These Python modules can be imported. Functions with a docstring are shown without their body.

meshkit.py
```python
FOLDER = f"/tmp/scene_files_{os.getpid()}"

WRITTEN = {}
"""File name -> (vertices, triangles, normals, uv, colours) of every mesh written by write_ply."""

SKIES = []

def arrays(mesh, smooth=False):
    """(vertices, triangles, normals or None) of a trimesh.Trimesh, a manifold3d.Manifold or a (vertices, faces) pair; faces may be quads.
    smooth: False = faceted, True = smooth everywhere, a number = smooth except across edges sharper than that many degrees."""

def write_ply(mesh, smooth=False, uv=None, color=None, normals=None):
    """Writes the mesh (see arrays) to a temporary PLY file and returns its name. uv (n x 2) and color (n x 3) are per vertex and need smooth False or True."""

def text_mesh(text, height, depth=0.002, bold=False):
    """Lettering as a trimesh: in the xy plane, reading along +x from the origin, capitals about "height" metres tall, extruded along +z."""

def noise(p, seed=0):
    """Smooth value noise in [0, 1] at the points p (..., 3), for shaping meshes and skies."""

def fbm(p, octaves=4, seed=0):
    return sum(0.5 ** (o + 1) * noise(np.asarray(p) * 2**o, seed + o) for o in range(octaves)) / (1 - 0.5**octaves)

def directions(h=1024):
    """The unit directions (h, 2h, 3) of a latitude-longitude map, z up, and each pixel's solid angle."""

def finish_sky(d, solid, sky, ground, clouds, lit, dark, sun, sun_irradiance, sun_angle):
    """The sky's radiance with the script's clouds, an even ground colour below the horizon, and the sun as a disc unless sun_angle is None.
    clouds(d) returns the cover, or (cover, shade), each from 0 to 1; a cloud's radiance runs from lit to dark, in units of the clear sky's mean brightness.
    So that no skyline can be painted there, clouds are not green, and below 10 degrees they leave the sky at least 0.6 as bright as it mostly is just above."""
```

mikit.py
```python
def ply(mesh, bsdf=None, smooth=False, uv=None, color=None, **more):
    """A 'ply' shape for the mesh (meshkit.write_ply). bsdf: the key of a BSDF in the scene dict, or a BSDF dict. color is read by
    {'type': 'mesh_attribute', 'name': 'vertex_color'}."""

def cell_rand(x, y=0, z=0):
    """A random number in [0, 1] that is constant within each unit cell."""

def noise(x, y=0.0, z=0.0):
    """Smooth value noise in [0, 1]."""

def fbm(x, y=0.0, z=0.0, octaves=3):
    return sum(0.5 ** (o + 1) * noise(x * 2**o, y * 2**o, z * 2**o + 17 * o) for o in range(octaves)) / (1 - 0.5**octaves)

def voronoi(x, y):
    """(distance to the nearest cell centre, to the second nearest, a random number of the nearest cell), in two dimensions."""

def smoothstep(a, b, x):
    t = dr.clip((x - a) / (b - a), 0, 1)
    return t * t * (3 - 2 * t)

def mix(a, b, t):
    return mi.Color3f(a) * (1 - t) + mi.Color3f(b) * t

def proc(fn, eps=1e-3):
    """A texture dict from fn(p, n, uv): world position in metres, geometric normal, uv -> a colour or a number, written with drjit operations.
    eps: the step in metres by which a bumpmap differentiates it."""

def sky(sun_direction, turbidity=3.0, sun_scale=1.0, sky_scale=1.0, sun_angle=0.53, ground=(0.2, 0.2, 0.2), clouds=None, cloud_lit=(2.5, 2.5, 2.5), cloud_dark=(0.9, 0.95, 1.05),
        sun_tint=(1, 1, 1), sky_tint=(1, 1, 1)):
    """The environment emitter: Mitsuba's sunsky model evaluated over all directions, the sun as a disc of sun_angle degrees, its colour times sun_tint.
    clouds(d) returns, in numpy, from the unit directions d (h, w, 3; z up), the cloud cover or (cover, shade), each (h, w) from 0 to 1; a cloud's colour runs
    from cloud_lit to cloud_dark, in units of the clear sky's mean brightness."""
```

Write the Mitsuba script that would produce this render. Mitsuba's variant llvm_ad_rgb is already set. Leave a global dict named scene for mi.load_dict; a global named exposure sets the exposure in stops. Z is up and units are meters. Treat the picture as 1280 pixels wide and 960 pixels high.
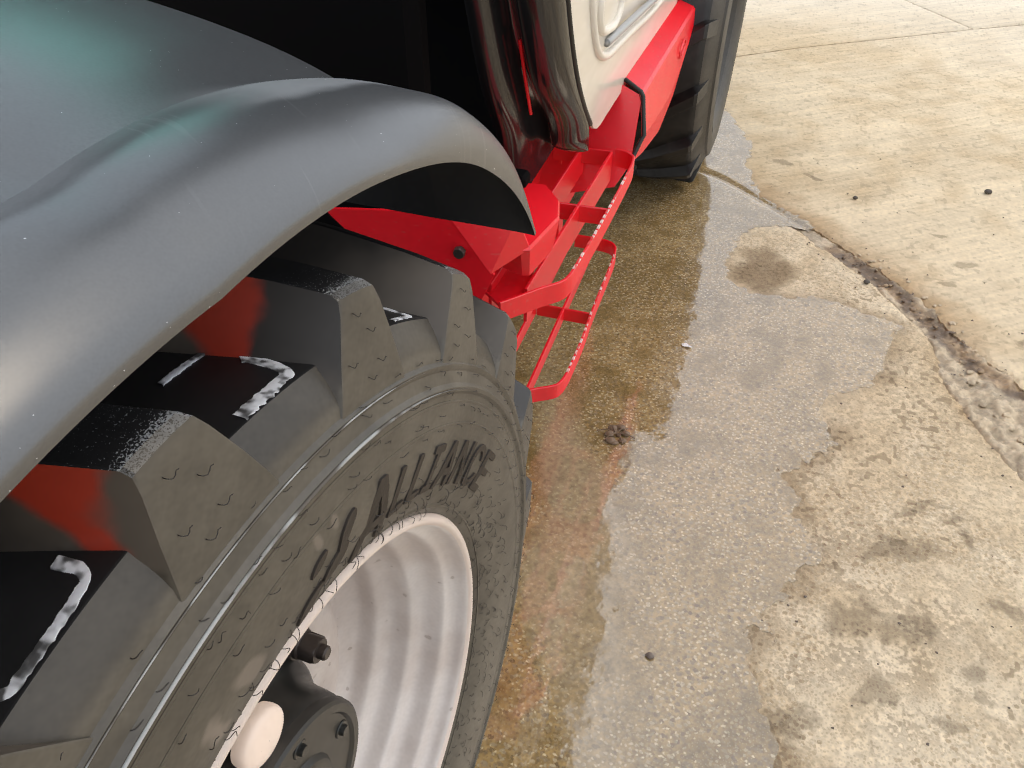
import math, random
import numpy as np, trimesh, shapely, shapely.geometry as sg
import drjit as dr
import mitsuba as mi
import mikit, meshkit
from mikit import proc, noise, fbm, voronoi, smoothstep, mix, cell_rand, ply

# ------------------------------------------------------------------ camera, sky, exposure
T = mi.ScalarTransform4f
scene, labels = {}, {}
EYE = np.array([0.269, -0.261, 1.470])
YAW, PITCH, ROLL = -0.311, 0.710, 0.005
fw = np.array([math.sin(YAW) * math.cos(PITCH), math.cos(YAW) * math.cos(PITCH), -math.sin(PITCH)])
rt = np.cross(fw, [0, 0, 1]); rt /= np.linalg.norm(rt); up = np.cross(rt, fw)
up = -math.sin(ROLL) * rt + math.cos(ROLL) * up
scene['camera'] = {'type': 'perspective', 'fov': 64.29, 'fov_axis': 'x', 'near_clip': 0.02, 'far_clip': 400.0,
                   'to_world': T().look_at(origin=EYE.tolist(), target=(EYE + fw).tolist(), up=up.tolist())}


def cloud_cover(d):
    n = meshkit.fbm(d * 2.2 + 5, 4, seed=3)
    return np.ones(d.shape[:2]), np.clip(0.05 + 0.5 * (n - 0.42), 0, 1)


scene['sky'] = mikit.sky((0.55, 0.25, 0.80), turbidity=3, sun_scale=0.10, sun_angle=24, clouds=cloud_cover, cloud_lit=(2.36, 2.5, 2.70), cloud_dark=(.9, .96, 1.06), ground=(0.30, 0.26, 0.20))
exposure = 2.58

# ------------------------------------------------------------------ helpers
rng = np.random.default_rng(7)
counts = {}


def key(name):
    k = counts.get(name, 0); counts[name] = k + 1
    return name if k == 0 else f'{name}_{k:03d}'


def put(name, mesh, bsdf, smooth=False, **more):
    k = key(name)
    scene[k] = ply(mesh, bsdf, smooth, **more)
    return k


def tag(k, label=None, cat=None, group=None, kind=None):
    labels[k] = {a: b for a, b in (('label', label), ('category', cat), ('group', group), ('kind', kind)) if b}
    return k


def tm(v, f):
    return trimesh.Trimesh(np.asarray(v, float), np.asarray(f), process=False)


def cat_(ms):
    return trimesh.util.concatenate(ms)


def grid(P, wrap_u=False, wrap_v=False, flip=False):
    """P (nu, nv, 3) -> mesh of quads."""
    nu, nv = P.shape[:2]
    i = np.arange(nu if wrap_u else nu - 1)[:, None]; j = np.arange(nv if wrap_v else nv - 1)[None, :]
    a = (i * nv + j); b = (((i + 1) % nu) * nv + j); c = (((i + 1) % nu) * nv + (j + 1) % nv); d = (i * nv + (j + 1) % nv)
    a, b, c, d = (np.broadcast_to(x, (i.shape[0], j.shape[1])).ravel() for x in (a, b, c, d))
    f = np.vstack([np.c_[a, b, c], np.c_[a, c, d]])
    if flip: f = f[:, ::-1]
    return tm(P.reshape(-1, 3), f)


def tube(path, r, n=10, caps=True):
    path = np.asarray(path, float); r = np.broadcast_to(r, len(path))
    t = np.gradient(path, axis=0); t /= np.linalg.norm(t, axis=1, keepdims=True) + 1e-12
    ref = np.array([0, 0, 1.0]) if abs(t[0][2]) < 0.9 else np.array([1.0, 0, 0])
    rows = []
    for p_, t_, r_ in zip(path, t, r):
        a = np.cross(ref, t_); a /= np.linalg.norm(a); b = np.cross(t_, a)
        ref = np.cross(t_, np.cross(ref, t_)) if np.linalg.norm(np.cross(ref, t_)) > .1 else ref
        th = np.linspace(0, 2 * np.pi, n, endpoint=False)
        rows.append(p_ + r_ * (np.cos(th)[:, None] * a + np.sin(th)[:, None] * b))
    P = np.array(rows); m = grid(P, wrap_v=True)
    if caps:
        v = np.vstack([m.vertices, path[0], path[-1]]); k = len(path); f = [m.faces]
        j = np.arange(n); j2 = (j + 1) % n
        f.append(np.c_[j2, j, np.full(n, k * n)][:, ::-1] * 1)
        f.append(np.c_[j + (k - 1) * n, j2 + (k - 1) * n, np.full(n, k * n + 1)])
        m = tm(v, np.vstack(f))
    m.fix_normals() if len(m.faces) < 4000 else None
    return m


def prism(poly, depth, frame, bevel=0.0):
    """polygon (n,2) in the frame's (u, v) extruded by depth along u x v; frame = (origin, u, v)."""
    o, u, v = (np.asarray(x, float) for x in frame)
    w = np.cross(u, v)
    pg = sg.Polygon(poly) if not hasattr(poly, 'exterior') else poly
    if not bevel:
        m = trimesh.creation.extrude_polygon(pg, depth, engine='earcut')
    else:
        ins = pg.buffer(-bevel, join_style=2)
        if ins.geom_type != 'Polygon' or len(pg.interiors) or len(ins.exterior.coords) != len(pg.exterior.coords):
            m = trimesh.creation.extrude_polygon(pg, depth, engine='earcut')
        else:
            A = np.array(sg.polygon.orient(pg).exterior.coords)[:-1]; B = np.array(sg.polygon.orient(ins).exterior.coords)[:-1]
            k = np.argmin(((B[None] - A[:, None]) ** 2).sum(-1).sum(0) * 0 + ((B - A[0]) ** 2).sum(-1)); B = np.roll(B, -k, 0)
            n = len(A)
            rows = [np.c_[B, np.zeros(n)], np.c_[A, np.full(n, bevel)], np.c_[A, np.full(n, depth - bevel)], np.c_[B, np.full(n, depth)]]
            m = grid(np.array(rows), wrap_v=True, flip=True)
            tv, tf = trimesh.creation.triangulate_polygon(sg.Polygon(B), engine='earcut')
            cap0 = tm(np.c_[tv, np.zeros(len(tv))], tf[:, ::-1]); cap1 = tm(np.c_[tv, np.full(len(tv), depth)], tf)
            m = cat_([m, cap0, cap1]); m.merge_vertices(); m.fix_normals()
    V = np.array(m.vertices)
    return tm(o + V[:, :1] * u + V[:, 1:2] * v + V[:, 2:] * w, m.faces)


def box(lo, hi, bevel=0.003):
    lo, hi = np.asarray(lo, float), np.asarray(hi, float)
    b = min(bevel, 0.3 * (hi - lo).min())
    pts = []
    for sx in (0, 1):
        for sy in (0, 1):
            for sz in (0, 1):
                for k in range(3):
                    e = np.array([b, b, b]); e[k] = 0
                    s = np.array([sx, sy, sz])
                    pts.append(np.where(s, hi - e, lo + e))
    return trimesh.convex.convex_hull(np.array(pts))


def hull(pts):
    return trimesh.convex.convex_hull(np.asarray(pts, float))


def revolve(profile, n=96):
    """profile (x, r) about the local x axis (the axle); angle 0 = up, positive = towards +y. Runs outward-facing when x falls along the profile on the outside."""
    pr = np.asarray(profile, float); th = np.linspace(0, 2 * np.pi, n, endpoint=False)
    P = np.stack([np.broadcast_to(pr[:, 0][:, None], (len(pr), n)), pr[:, 1][:, None] * np.sin(th), pr[:, 1][:, None] * np.cos(th)], -1)
    return grid(P, wrap_v=True)


def spline(pts, n):
    from scipy.interpolate import PchipInterpolator
    pts = np.asarray(pts, float); s = np.r_[0, np.cumsum(np.linalg.norm(np.diff(pts, axis=0), axis=1))]
    return PchipInterpolator(s, pts)(np.linspace(0, s[-1], n))


def catmull(pts, n):
    from scipy.interpolate import CubicSpline
    pts = np.asarray(pts, float); s = np.r_[0, np.cumsum(np.linalg.norm(np.diff(pts, axis=0), axis=1))]
    return CubicSpline(s, pts)(np.linspace(0, s[-1], n))


def band(path, height, thick, side=(0, 0, 1)):
    """a flat bar standing on edge that follows the path (its upper centre line)."""
    p = np.asarray(path, float); t = np.gradient(p, axis=0); t /= np.linalg.norm(t, axis=1, keepdims=True)
    up_ = np.asarray(side, float); n = np.cross(t, up_); n /= np.linalg.norm(n, axis=1, keepdims=True)
    b = min(0.0012, thick * .3)
    sec = [(-thick / 2, -b), (-thick / 2 + b, 0), (thick / 2 - b, 0), (thick / 2, -b), (thick / 2, -height + b), (thick / 2 - b, -height), (-thick / 2 + b, -height), (-thick / 2, -height + b)]
    P = np.stack([p + a * n + c * up_ for a, c in sec], 1)
    m = grid(P, wrap_v=True); k = len(sec); L = len(p)
    f = [m.faces] + [np.array([[0, i + 1, i] for i in range(1, k - 1)])] + [np.array([[0, i, i + 1] for i in range(1, k - 1)]) + (L - 1) * k]
    m = tm(m.vertices, np.vstack(f)); m.fix_normals()
    return m


# ------------------------------------------------------------------ materials
def rgb(*c): return {'type': 'rgb', 'value': list(c)}


def principled(col, rough=.5, **k):
    return {'type': 'twosided', 'bsdf': {'type': 'principled', 'base_color': col if isinstance(col, dict) else rgb(*col), 'roughness': rough, **k}}


CRACK = [(-1.6, 2.75), (-.3, 2.78), (.10, 2.83), (.27, 2.70), (.434, 2.555), (.577, 2.40), (.696, 2.28), (.805, 2.14), (.885, 1.99), (.908, 1.87), (.92, 1.745), (.975, 1.60), (1.05, 1.44), (1.16, 1.10), (1.26, .6), (1.3, -.6)]
MUDLINE = [(.577, 2.40), (.696, 2.28), (.805, 2.14), (.903, 1.992), (.973, 1.872), (1.042, 1.809), (1.10, 1.775), (1.5, 1.62)]


def seg_dist(x, y, pts):
    best = mi.Float(9)
    for (ax, ay), (bx, by) in zip(pts[:-1], pts[1:]):
        dx, dy = bx - ax, by - ay
        t = dr.clip(((x - ax) * dx + (y - ay) * dy) / (dx * dx + dy * dy), 0, 1)
        best = dr.minimum(best, dr.sqrt(dr.square(x - ax - t * dx) + dr.square(y - ay - t * dy)))
    return best


# dark damp prints and oil stains on the dry concrete: (x, y, half length, half width, turn)
STAINS = [(.70, 1.085, .055, .018, 1.0), (.765, 1.10, .05, .03, .3), (.80, 1.235, .07, .013, .55), (.875, 1.235, .022, .016, 0), (.905, 1.17, .018, .03, .4), (.96, 1.00, .045, .022, -.4),
          (.885, .77, .022, .018, .2), (.872, .815, .028, .022, .9), (.64, .87, .07, .05, .6), (.75, .88, .075, .038, .4), (.69, .72, .05, .03, .8), (.83, .70, .03, .012, .2), (.36, 3.02, .05, .022, -.3), (.49, 2.925, .045, .014, -.5),
          (.92, 2.60, .035, .016, -.3), (1.0, 2.42, .05, .02, 0), (1.25, 2.15, .06, .02, .1), (.93, 2.28, .028, .014, .4), (1.18, 2.02, .1, .02, .2), (.55, .62, .06, .03, .5), (.62, .52, .05, .03, .2), (1.28, 2.42, .05, .015, -.2)]


WET_EDGE = [(.52, .10), (.52, .55), (.455, .70), (.47, .84), (.58, 1.02), (.54, 1.13), (.475, 1.25), (.60, 1.39), (.575, 1.56), (.72, 1.74), (.775, 1.98), (.60, 2.065), (.38, 2.03)]


def stain_mask(x, y):
    wx = x + .05 * (fbm(x * 22, y * 22, 3.3) - .5); wy = y + .05 * (fbm(x * 22, y * 22, 9.1) - .5)
    m = mi.Float(0)
    for sx, sy, a, b, t in STAINS:
        c, s = math.cos(t), math.sin(t)
        u = ((wx - sx) * c + (wy - sy) * s) / a; v = (-(wx - sx) * s + (wy - sy) * c) / b
        m = dr.maximum(m, 1 - smoothstep(.6, 1.2, dr.sqrt(u * u + v * v) + 1.3 * (fbm(x * 55, y * 55, 2.2, 3) - .5)))
    return m


def grit(x, y, s):
    """exposed aggregate: (pale pebble mask, random tone)."""
    d1, d2, w = voronoi(x * s, y * s)
    return (1 - smoothstep(.22, .42, d1 + .25 * (w - .5))), w


def dry_aggregate(p, n, uv):
    x, y = p.x, p.y
    big = fbm(x * 2.3, y * 2.3, 1.0, 4); mid = fbm(x * 14, y * 14, 4.0, 3); fine = fbm(x * 120, y * 120, 2.0, 2)
    c = mix((.49, .385, .25), (.61, .51, .365), smoothstep(.3, .7, big * .55 + mid * .45))
    c = c * (.72 + .60 * fine)
    g, w = grit(x + .01 * fine, y, 95); g2, w2 = grit(x, y + .004 * fine, 170)
    show = smoothstep(.42, .62, fbm(x * 6, y * 6, 8.0))
    c = mix(c, mix((.30, .21, .12), (.66, .58, .44), w), g * show * .7)
    c = mix(c, mix((.22, .16, .10), (.60, .52, .40), w2), g2 * .35)
    pit = smoothstep(.66, .80, noise(x * 75 + 3, y * 75)) * smoothstep(.45, .65, fbm(x * 5, y * 5, 20.0))
    c = mix(c, (.20, .145, .085), pit * .6)
    damp = smoothstep(.50, .66, fbm((x * .8 + y * .6) * 13 + 2 * mid, (y * .8 - x * .6) * 13 + 2 * fine, 31.0, 4)) * smoothstep(.55, .15, dr.sqrt(dr.square(x - .62) + dr.square((y - .72) * .8)) + .25 * (big - .5))
    c = mix(c, c * mi.Color3f(.55, .52, .50), dr.clip(damp * .5, 0, 1))
    c = mix(c, c * mi.Color3f(.38, .36, .34), stain_mask(x, y) * .55)
    k = seg_dist(x, y, CRACK[2:12])
    c = mix(c, c * mi.Color3f(.66, .57, .47), (1 - smoothstep(.0, .09, k + .05 * (mid - .5))) * .6)
    wd = seg_dist(x, y, WET_EDGE) + .10 * (fbm(x * 11 + y * 3, y * 11 - x * 3, 40.0, 4) - .5)
    c = mix(c, c * mi.Color3f(.60, .56, .52), (1 - smoothstep(-.02, .075, wd)) * .85)
    halo = (1 - smoothstep(.06, .13, dr.sqrt(dr.square(x - .36) + dr.square((y - 2.17) * .7)) + .05 * (mid - .5)))
    c = mix(c, c * mi.Color3f(.50, .46, .42), halo)
    return c


def dry_broomed(p, n, uv):
    x, y = p.x, p.y
    u = x * .80 + y * .60; v = -x * .60 + y * .80
    big = fbm(x * 1.3, y * 1.3, 2.0, 4); mid = fbm(x * 9, y * 9, 6.0, 3); fine = fbm(x * 110, y * 110, 2.0, 2)
    streak = fbm(u * 5, v * 95, 1.0, 3); swirl = fbm(u * 2.2 + 3 * mid, v * 24, 5.0, 3)
    c = mix((.50, .385, .24), (.61, .50, .345), smoothstep(.32, .68, .6 * big + .4 * mid))
    c = c * (.88 + .24 * fine) * (.88 + .24 * streak) * (.93 + .14 * swirl)
    dirty = smoothstep(.52, .68, fbm(x * 3.1, y * 3.1, 12.0, 4))
    c = mix(c, c * mi.Color3f(.70, .66, .62), dirty * .22)
    pale = smoothstep(4.0, 5.6, y + .8 * (big - .5))
    c = mix(c, mi.Color3f(.62, .56, .46) * (.85 + .3 * streak), pale * .7)
    pit = smoothstep(.74, .84, noise(x * 60, y * 60))
    c = mix(c, c * .6, pit * .4)
    c = mix(c, c * mi.Color3f(.38, .36, .34), stain_mask(x, y) * .55)
    k = seg_dist(x, y, CRACK[2:12])
    c = mix(c, c * mi.Color3f(.58, .47, .36), (1 - smoothstep(.02, .20, k + .10 * (mid - .5))) * .75)
    return c


def wet_tone(p, n, uv):
    x, y = p.x, p.y
    big = fbm(x * 3, y * 3, 2.0, 4); mid = fbm(x * 16, y * 16, 6.0, 3); fine = fbm(x * 120, y * 120, 1.0, 2)
    c = mix((.185, .120, .044), (.30, .20, .085), smoothstep(.3, .7, .5 * big + .5 * mid)) * (.65 + .7 * fine)
    g, w = grit(x + .01 * fine, y, 95); g2, w2 = grit(x, y, 170)
    c = mix(c, mix((.11, .07, .035), (.68, .57, .38), w), g * .75 * smoothstep(.2, .5, mid))
    c = mix(c, mix((.10, .065, .035), (.40, .31, .18), w2), g2 * .40)
    silt = smoothstep(.52, .72, fbm(x * 5 + y * 2, y * 1.4, 15.0, 4)) * smoothstep(.35, .05, dr.abs(x - .02)) * smoothstep(1.9, 1.2, y)
    c = mix(c, mi.Color3f(.33, .26, .17) * (.7 + .6 * fine), silt * .6)
    return c


def wet_rough(p, n, uv):
    return .035 + .06 * smoothstep(.45, .75, fbm(p.x * 40, p.y * 40, 3.0, 3)) + .04 * noise(p.x * 150, p.y * 150)


def wet_relief(p, n, uv):
    return fbm(p.x * 90, p.y * 90, 1.0, 2) * .5 + .3 * noise(p.x * 18, p.y * 18)


def dry_relief(p, n, uv):
    x, y = p.x, p.y
    g, w = grit(x, y, 95)
    return .6 * fbm(x * 60, y * 60, 2.0, 3) + .25 * g


def broom_relief(p, n, uv):
    x, y = p.x, p.y
    return .5 * fbm((x * .8 + y * .6) * 6, (-x * .6 + y * .8) * 110, 1.0, 2) + .5 * fbm(x * 50, y * 50, 4.0, 3)


def bump(tex, scale, inner):
    return {'type': 'twosided', 'bsdf': {'type': 'bumpmap', 'arbitrary': tex, 'scale': scale, 'bsdf': inner}}


scene['m_aggregate'] = bump(proc(dry_relief, 1e-3), .0022, {'type': 'principled', 'base_color': proc(dry_aggregate), 'roughness': .85, 'specular': .25})
scene['m_broomed'] = bump(proc(broom_relief, 1e-3), .0022, {'type': 'principled', 'base_color': proc(dry_broomed), 'roughness': .85, 'specular': .25})
scene['m_wet'] = bump(proc(wet_relief, 1e-3), .00022, {'type': 'principled', 'base_color': proc(wet_tone), 'roughness': proc(wet_rough), 'eta': 2.1})


def mud_tone(p, n, uv):
    x, y, z = p.x, p.y, p.z
    m = fbm(x * 25, y * 25, z * 25, 4)
    c = mix((.16, .115, .072), (.42, .33, .22), smoothstep(.33, .66, m + 8 * (z + .004)))
    wetband = 1 - smoothstep(.015, .055, seg_dist(x, y, MUDLINE) + .04 * (m - .5))
    c = mix(mix(c, (.50, .40, .27), .45), c * mi.Color3f(.74, .64, .55), wetband)
    return c * (.7 + .6 * fbm(x * 140, y * 140, 3.0, 2))


scene['m_mud'] = principled(proc(mud_tone), .42, specular=.4)
scene['m_clump'] = principled((.15, .095, .055), .5)
scene['m_joint'] = principled((.10, .075, .05), .9)
scene['m_stone'] = principled((.075, .062, .05), .7)
scene['m_pebble'] = principled((.13, .10, .08), .6)
scene['m_chip'] = principled((.75, .74, .72), .5)

AX = np.array([0, 0, .572]); STEER = -0.063
WM = np.array([[math.cos(STEER), -math.sin(STEER), 0], [math.sin(STEER), math.cos(STEER), 0], [0, 0, 1.0]])   # wheel frame -> world
PITCHDEG = 20.0


def wheel_coords(p, n):
    c, s = math.cos(STEER), math.sin(STEER)
    x, y, z = p.x, p.y, p.z - .572
    lx = c * x + s * y; ly = -s * x + c * y
    r = dr.sqrt(ly * ly + z * z); a = dr.atan2(ly, z) * (180 / math.pi)
    nl = c * n.x + s * n.y; nt = ((-s * n.x + c * n.y) * z - n.z * ly) / r; nr = ((-s * n.x + c * n.y) * ly + n.z * z) / r
    return lx, r, a, nl, nt, nr


# pale scuffs on the sidewall: (angle deg, radius, half angle, half radius)
SCUFFS = [(-6.5, .405, 2.2, .018, .38), (-11.5, .400, 2.0, .026, .5), (6.2, .436, .9, .012, .3), (9.2, .437, .8, .010, .3)]


def tyre_tone(p, n, uv):
    lx, r, a, nl, nt, nr = wheel_coords(p, n)
    m = fbm(p.x * 30, p.y * 30, p.z * 30, 3); f = fbm(p.x * 260, p.y * 260, p.z * 260, 2); big = fbm(p.x * 7, p.y * 7, p.z * 7, 2)
    side = mix((.054, .048, .039), (.082, .073, .059), smoothstep(.35, .7, .5 * m + .5 * big)) * (.85 + .3 * f)
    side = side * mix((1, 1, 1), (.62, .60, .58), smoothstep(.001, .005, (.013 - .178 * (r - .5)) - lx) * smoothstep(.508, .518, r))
    for sa, sr, da, dr_, k in SCUFFS:
        q = dr.sqrt(dr.square((a - sa + 14 * (r - sr) * 2.2) / da) + dr.square((r - sr) / dr_)) + 1.8 * (m - .5)
        side = mix(side, (.24, .20, .17), (1 - smoothstep(.55, 1.1, q)) * k)
    black = mi.Color3f(.010, .010, .011) * (.6 + .9 * m)
    # dust and abrasion where the tread edge has been rubbed: on the top, near the shoulder
    speck = smoothstep(.52, .66, fbm(p.x * 1300, p.y * 1300, p.z * 1300, 2) + .30 * smoothstep(-.022, -.008, lx) + .25 * (m - .5) - .16)
    top = mix(black, (.30, .31, .32), speck * smoothstep(-.055, -.012, lx) * smoothstep(.580, .587, r))
    face = mix((.022, .019, .017), (.075, .062, .05), smoothstep(.4, .7, big + .2 * (m - .5)))
    # red reflection painted into the colour of two lug flanks
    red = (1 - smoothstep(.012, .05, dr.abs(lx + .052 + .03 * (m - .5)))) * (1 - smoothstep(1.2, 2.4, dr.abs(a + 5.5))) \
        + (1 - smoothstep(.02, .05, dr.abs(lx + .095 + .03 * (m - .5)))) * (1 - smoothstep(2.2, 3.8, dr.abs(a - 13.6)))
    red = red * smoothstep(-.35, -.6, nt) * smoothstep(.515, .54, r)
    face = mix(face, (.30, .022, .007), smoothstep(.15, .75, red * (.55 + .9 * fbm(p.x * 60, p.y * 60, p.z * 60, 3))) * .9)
    wside = smoothstep(.45, .65, dr.abs(nl)); wtop = smoothstep(.55, .75, dr.abs(nr))
    wside = dr.maximum(wside, smoothstep(.530, .522, r) * smoothstep(-.1, 0, lx))
    c = mix(face, top, wtop)
    return mix(c, side, wside)


def tyre_rough(p, n, uv):
    lx, r, a, nl, nt, nr = wheel_coords(p, n)
    return mix((.30,) * 3, (.52,) * 3, smoothstep(.3, .6, dr.abs(nl)))


def far_tyre_tone(p, n, uv):
    m = fbm(p.x * 18, p.y * 18, p.z * 18, 3); f = fbm(p.x * 200, p.y * 200, p.z * 200, 2)
    side = mix((.032, .029, .024), (.060, .053, .043), m) * (.85 + .3 * f)
    tread = mix((.004, .004, .004), (.014, .0125, .011), smoothstep(.4, .75, m))
    return mix(tread, side, smoothstep(.45, .75, dr.abs(n.x)))


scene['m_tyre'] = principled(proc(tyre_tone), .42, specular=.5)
scene['m_far_tyre'] = principled(proc(far_tyre_tone), .5)
scene['m_hair'] = principled((.016, .013, .012), .35)
scene['m_letter'] = principled((.021, .016, .013), .55)
scene['m_flash_stroke'] = principled(proc(lambda p, n, uv: mix((.06, .06, .062), (.60, .62, .66), smoothstep(.30, .58, fbm(p.x * 160, p.y * 160, p.z * 160, 2)))), .6)  # whitish flash of light along the gap floors, put into colour
scene['m_ridge_sheen'] = principled(proc(lambda p, n, uv: mix((.10, .09, .08), (.34, .355, .36), smoothstep(.34, .55, fbm(p.x * 40, p.y * 40, p.z * 40, 3)) * smoothstep(.31, .12, p.y))), .7, specular=.3)  # sheen of the sky on the ridge put into the colour


def rim_tone(p, n, uv):
    m = fbm(p.x * 9, p.y * 9, p.z * 9, 4); f = noise(p.x * 300, p.y * 300, p.z * 300)
    c = mix((.43, .38, .352), (.53, .495, .475), smoothstep(.3, .7, m))
    d = smoothstep(.90, .94, noise(p.x * 70, p.y * 70, p.z * 70))
    return mix(c * (.96 + .08 * f), (.22, .17, .14), d * .5)


scene['m_rim'] = principled(proc(rim_tone), .38, specular=.5)
scene['m_rim_lip'] = principled((.55, .47, .42), .4)
scene['m_nut'] = principled((.045, .036, .032), .4, metallic=.4)
scene['m_hub'] = principled(proc(lambda p, n, uv: mix((.006, .007, .007), (.016, .016, .015), fbm(p.x * 40, p.y * 40, p.z * 40, 3))), .33, specular=.5)
scene['m_hub_face'] = principled(proc(lambda p, n, uv: mix((.012, .012, .0115), (.026, .025, .023), fbm(p.x * 30, p.y * 30, p.z * 30, 3))), .4)
scene['m_cap'] = principled((.74, .62, .54), .4)


def red_tone(p, n, uv):
    m = fbm(p.x * 14, p.y * 14, p.z * 14, 3)
    c = mix((.62, .003, .010), (.70, .004, .014), m)
    d = smoothstep(.80, .88, noise(p.x * 190, p.y * 190, p.z * 190))
    return mix(c, (.42, .20, .16), d * .12)


scene['m_red'] = principled(proc(red_tone), .36, specular=.5, clearcoat=1.0, clearcoat_gloss=.8)
scene['m_bare'] = principled(proc(lambda p, n, uv: mix((.62, .04, .04), (.66, .50, .48), smoothstep(.42, .62, fbm(p.x * 130, p.y * 45, 1.0, 3)))), .45)


def fender_tone(p, n, uv):
    m = fbm(p.x * 12, p.y * 12, p.z * 12, 4); g = noise(p.x * 900, p.y * 900, p.z * 900)
    r = dr.sqrt(p.y * p.y + dr.square(p.z - .572))
    c = mi.Color3f(.036, .038, .041) * (.9 + .2 * m) * (.92 + .16 * g)
    a = dr.atan2(p.y, p.z - .572) * (180 / math.pi)
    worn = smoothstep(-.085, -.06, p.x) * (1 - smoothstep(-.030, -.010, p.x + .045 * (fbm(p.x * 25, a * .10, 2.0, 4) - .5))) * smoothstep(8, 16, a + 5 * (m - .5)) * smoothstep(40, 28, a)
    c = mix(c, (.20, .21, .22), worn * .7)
    scr = smoothstep(.70, .80, fbm(a * 2.0 + p.x * 90, (p.x - a * .004) * 14, 3.0, 3)) * smoothstep(.5, .62, fbm(p.x * 9, a * .25, 7.0))
    c = mix(c, (.15, .155, .16), scr * .10 * smoothstep(-.085, -.06, p.x))
    return mix(c, (.55, .56, .58), smoothstep(.972, .985, noise(p.x * 420, p.y * 420, p.z * 420)) * .6)


scene['m_fender'] = principled(proc(fender_tone), .32, eta=1.9, clearcoat=.7, clearcoat_gloss=.7)
scene['m_liner'] = principled((.012, .012, .013), .6)
scene['m_post'] = principled((.055, .050, .046), .30, specular=.6)
scene['m_black_gloss'] = principled((.010, .010, .011), .12, eta=1.6, clearcoat=.8, clearcoat_gloss=.95)
scene['m_black'] = principled((.0025, .0022, .0025), .8, specular=.06)
scene['m_seal'] = principled((.010, .010, .010), .5)
scene['m_door_reflection'] = principled(proc(lambda p, n, uv: mix((.46, .42, .35), (.53, .49, .43), fbm(p.y * 9, p.z * 45, 3.0, 4))), .16, specular=.9, clearcoat=1.0, clearcoat_gloss=.95)  # tan ground mirrored in the door is put into the base colour
scene['m_handle'] = principled((.60, .56, .49), .28, specular=.6, clearcoat=.5)
scene['m_grip'] = principled((.30, .30, .295), .35)
scene['m_edge'] = principled((.10, .105, .09), .35)
scene['m_screen'] = principled((.78, .84, .90), .06, metallic=1.0)
scene['m_teal'] = principled((.28, .86, .72), .08, metallic=1.0)

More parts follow.
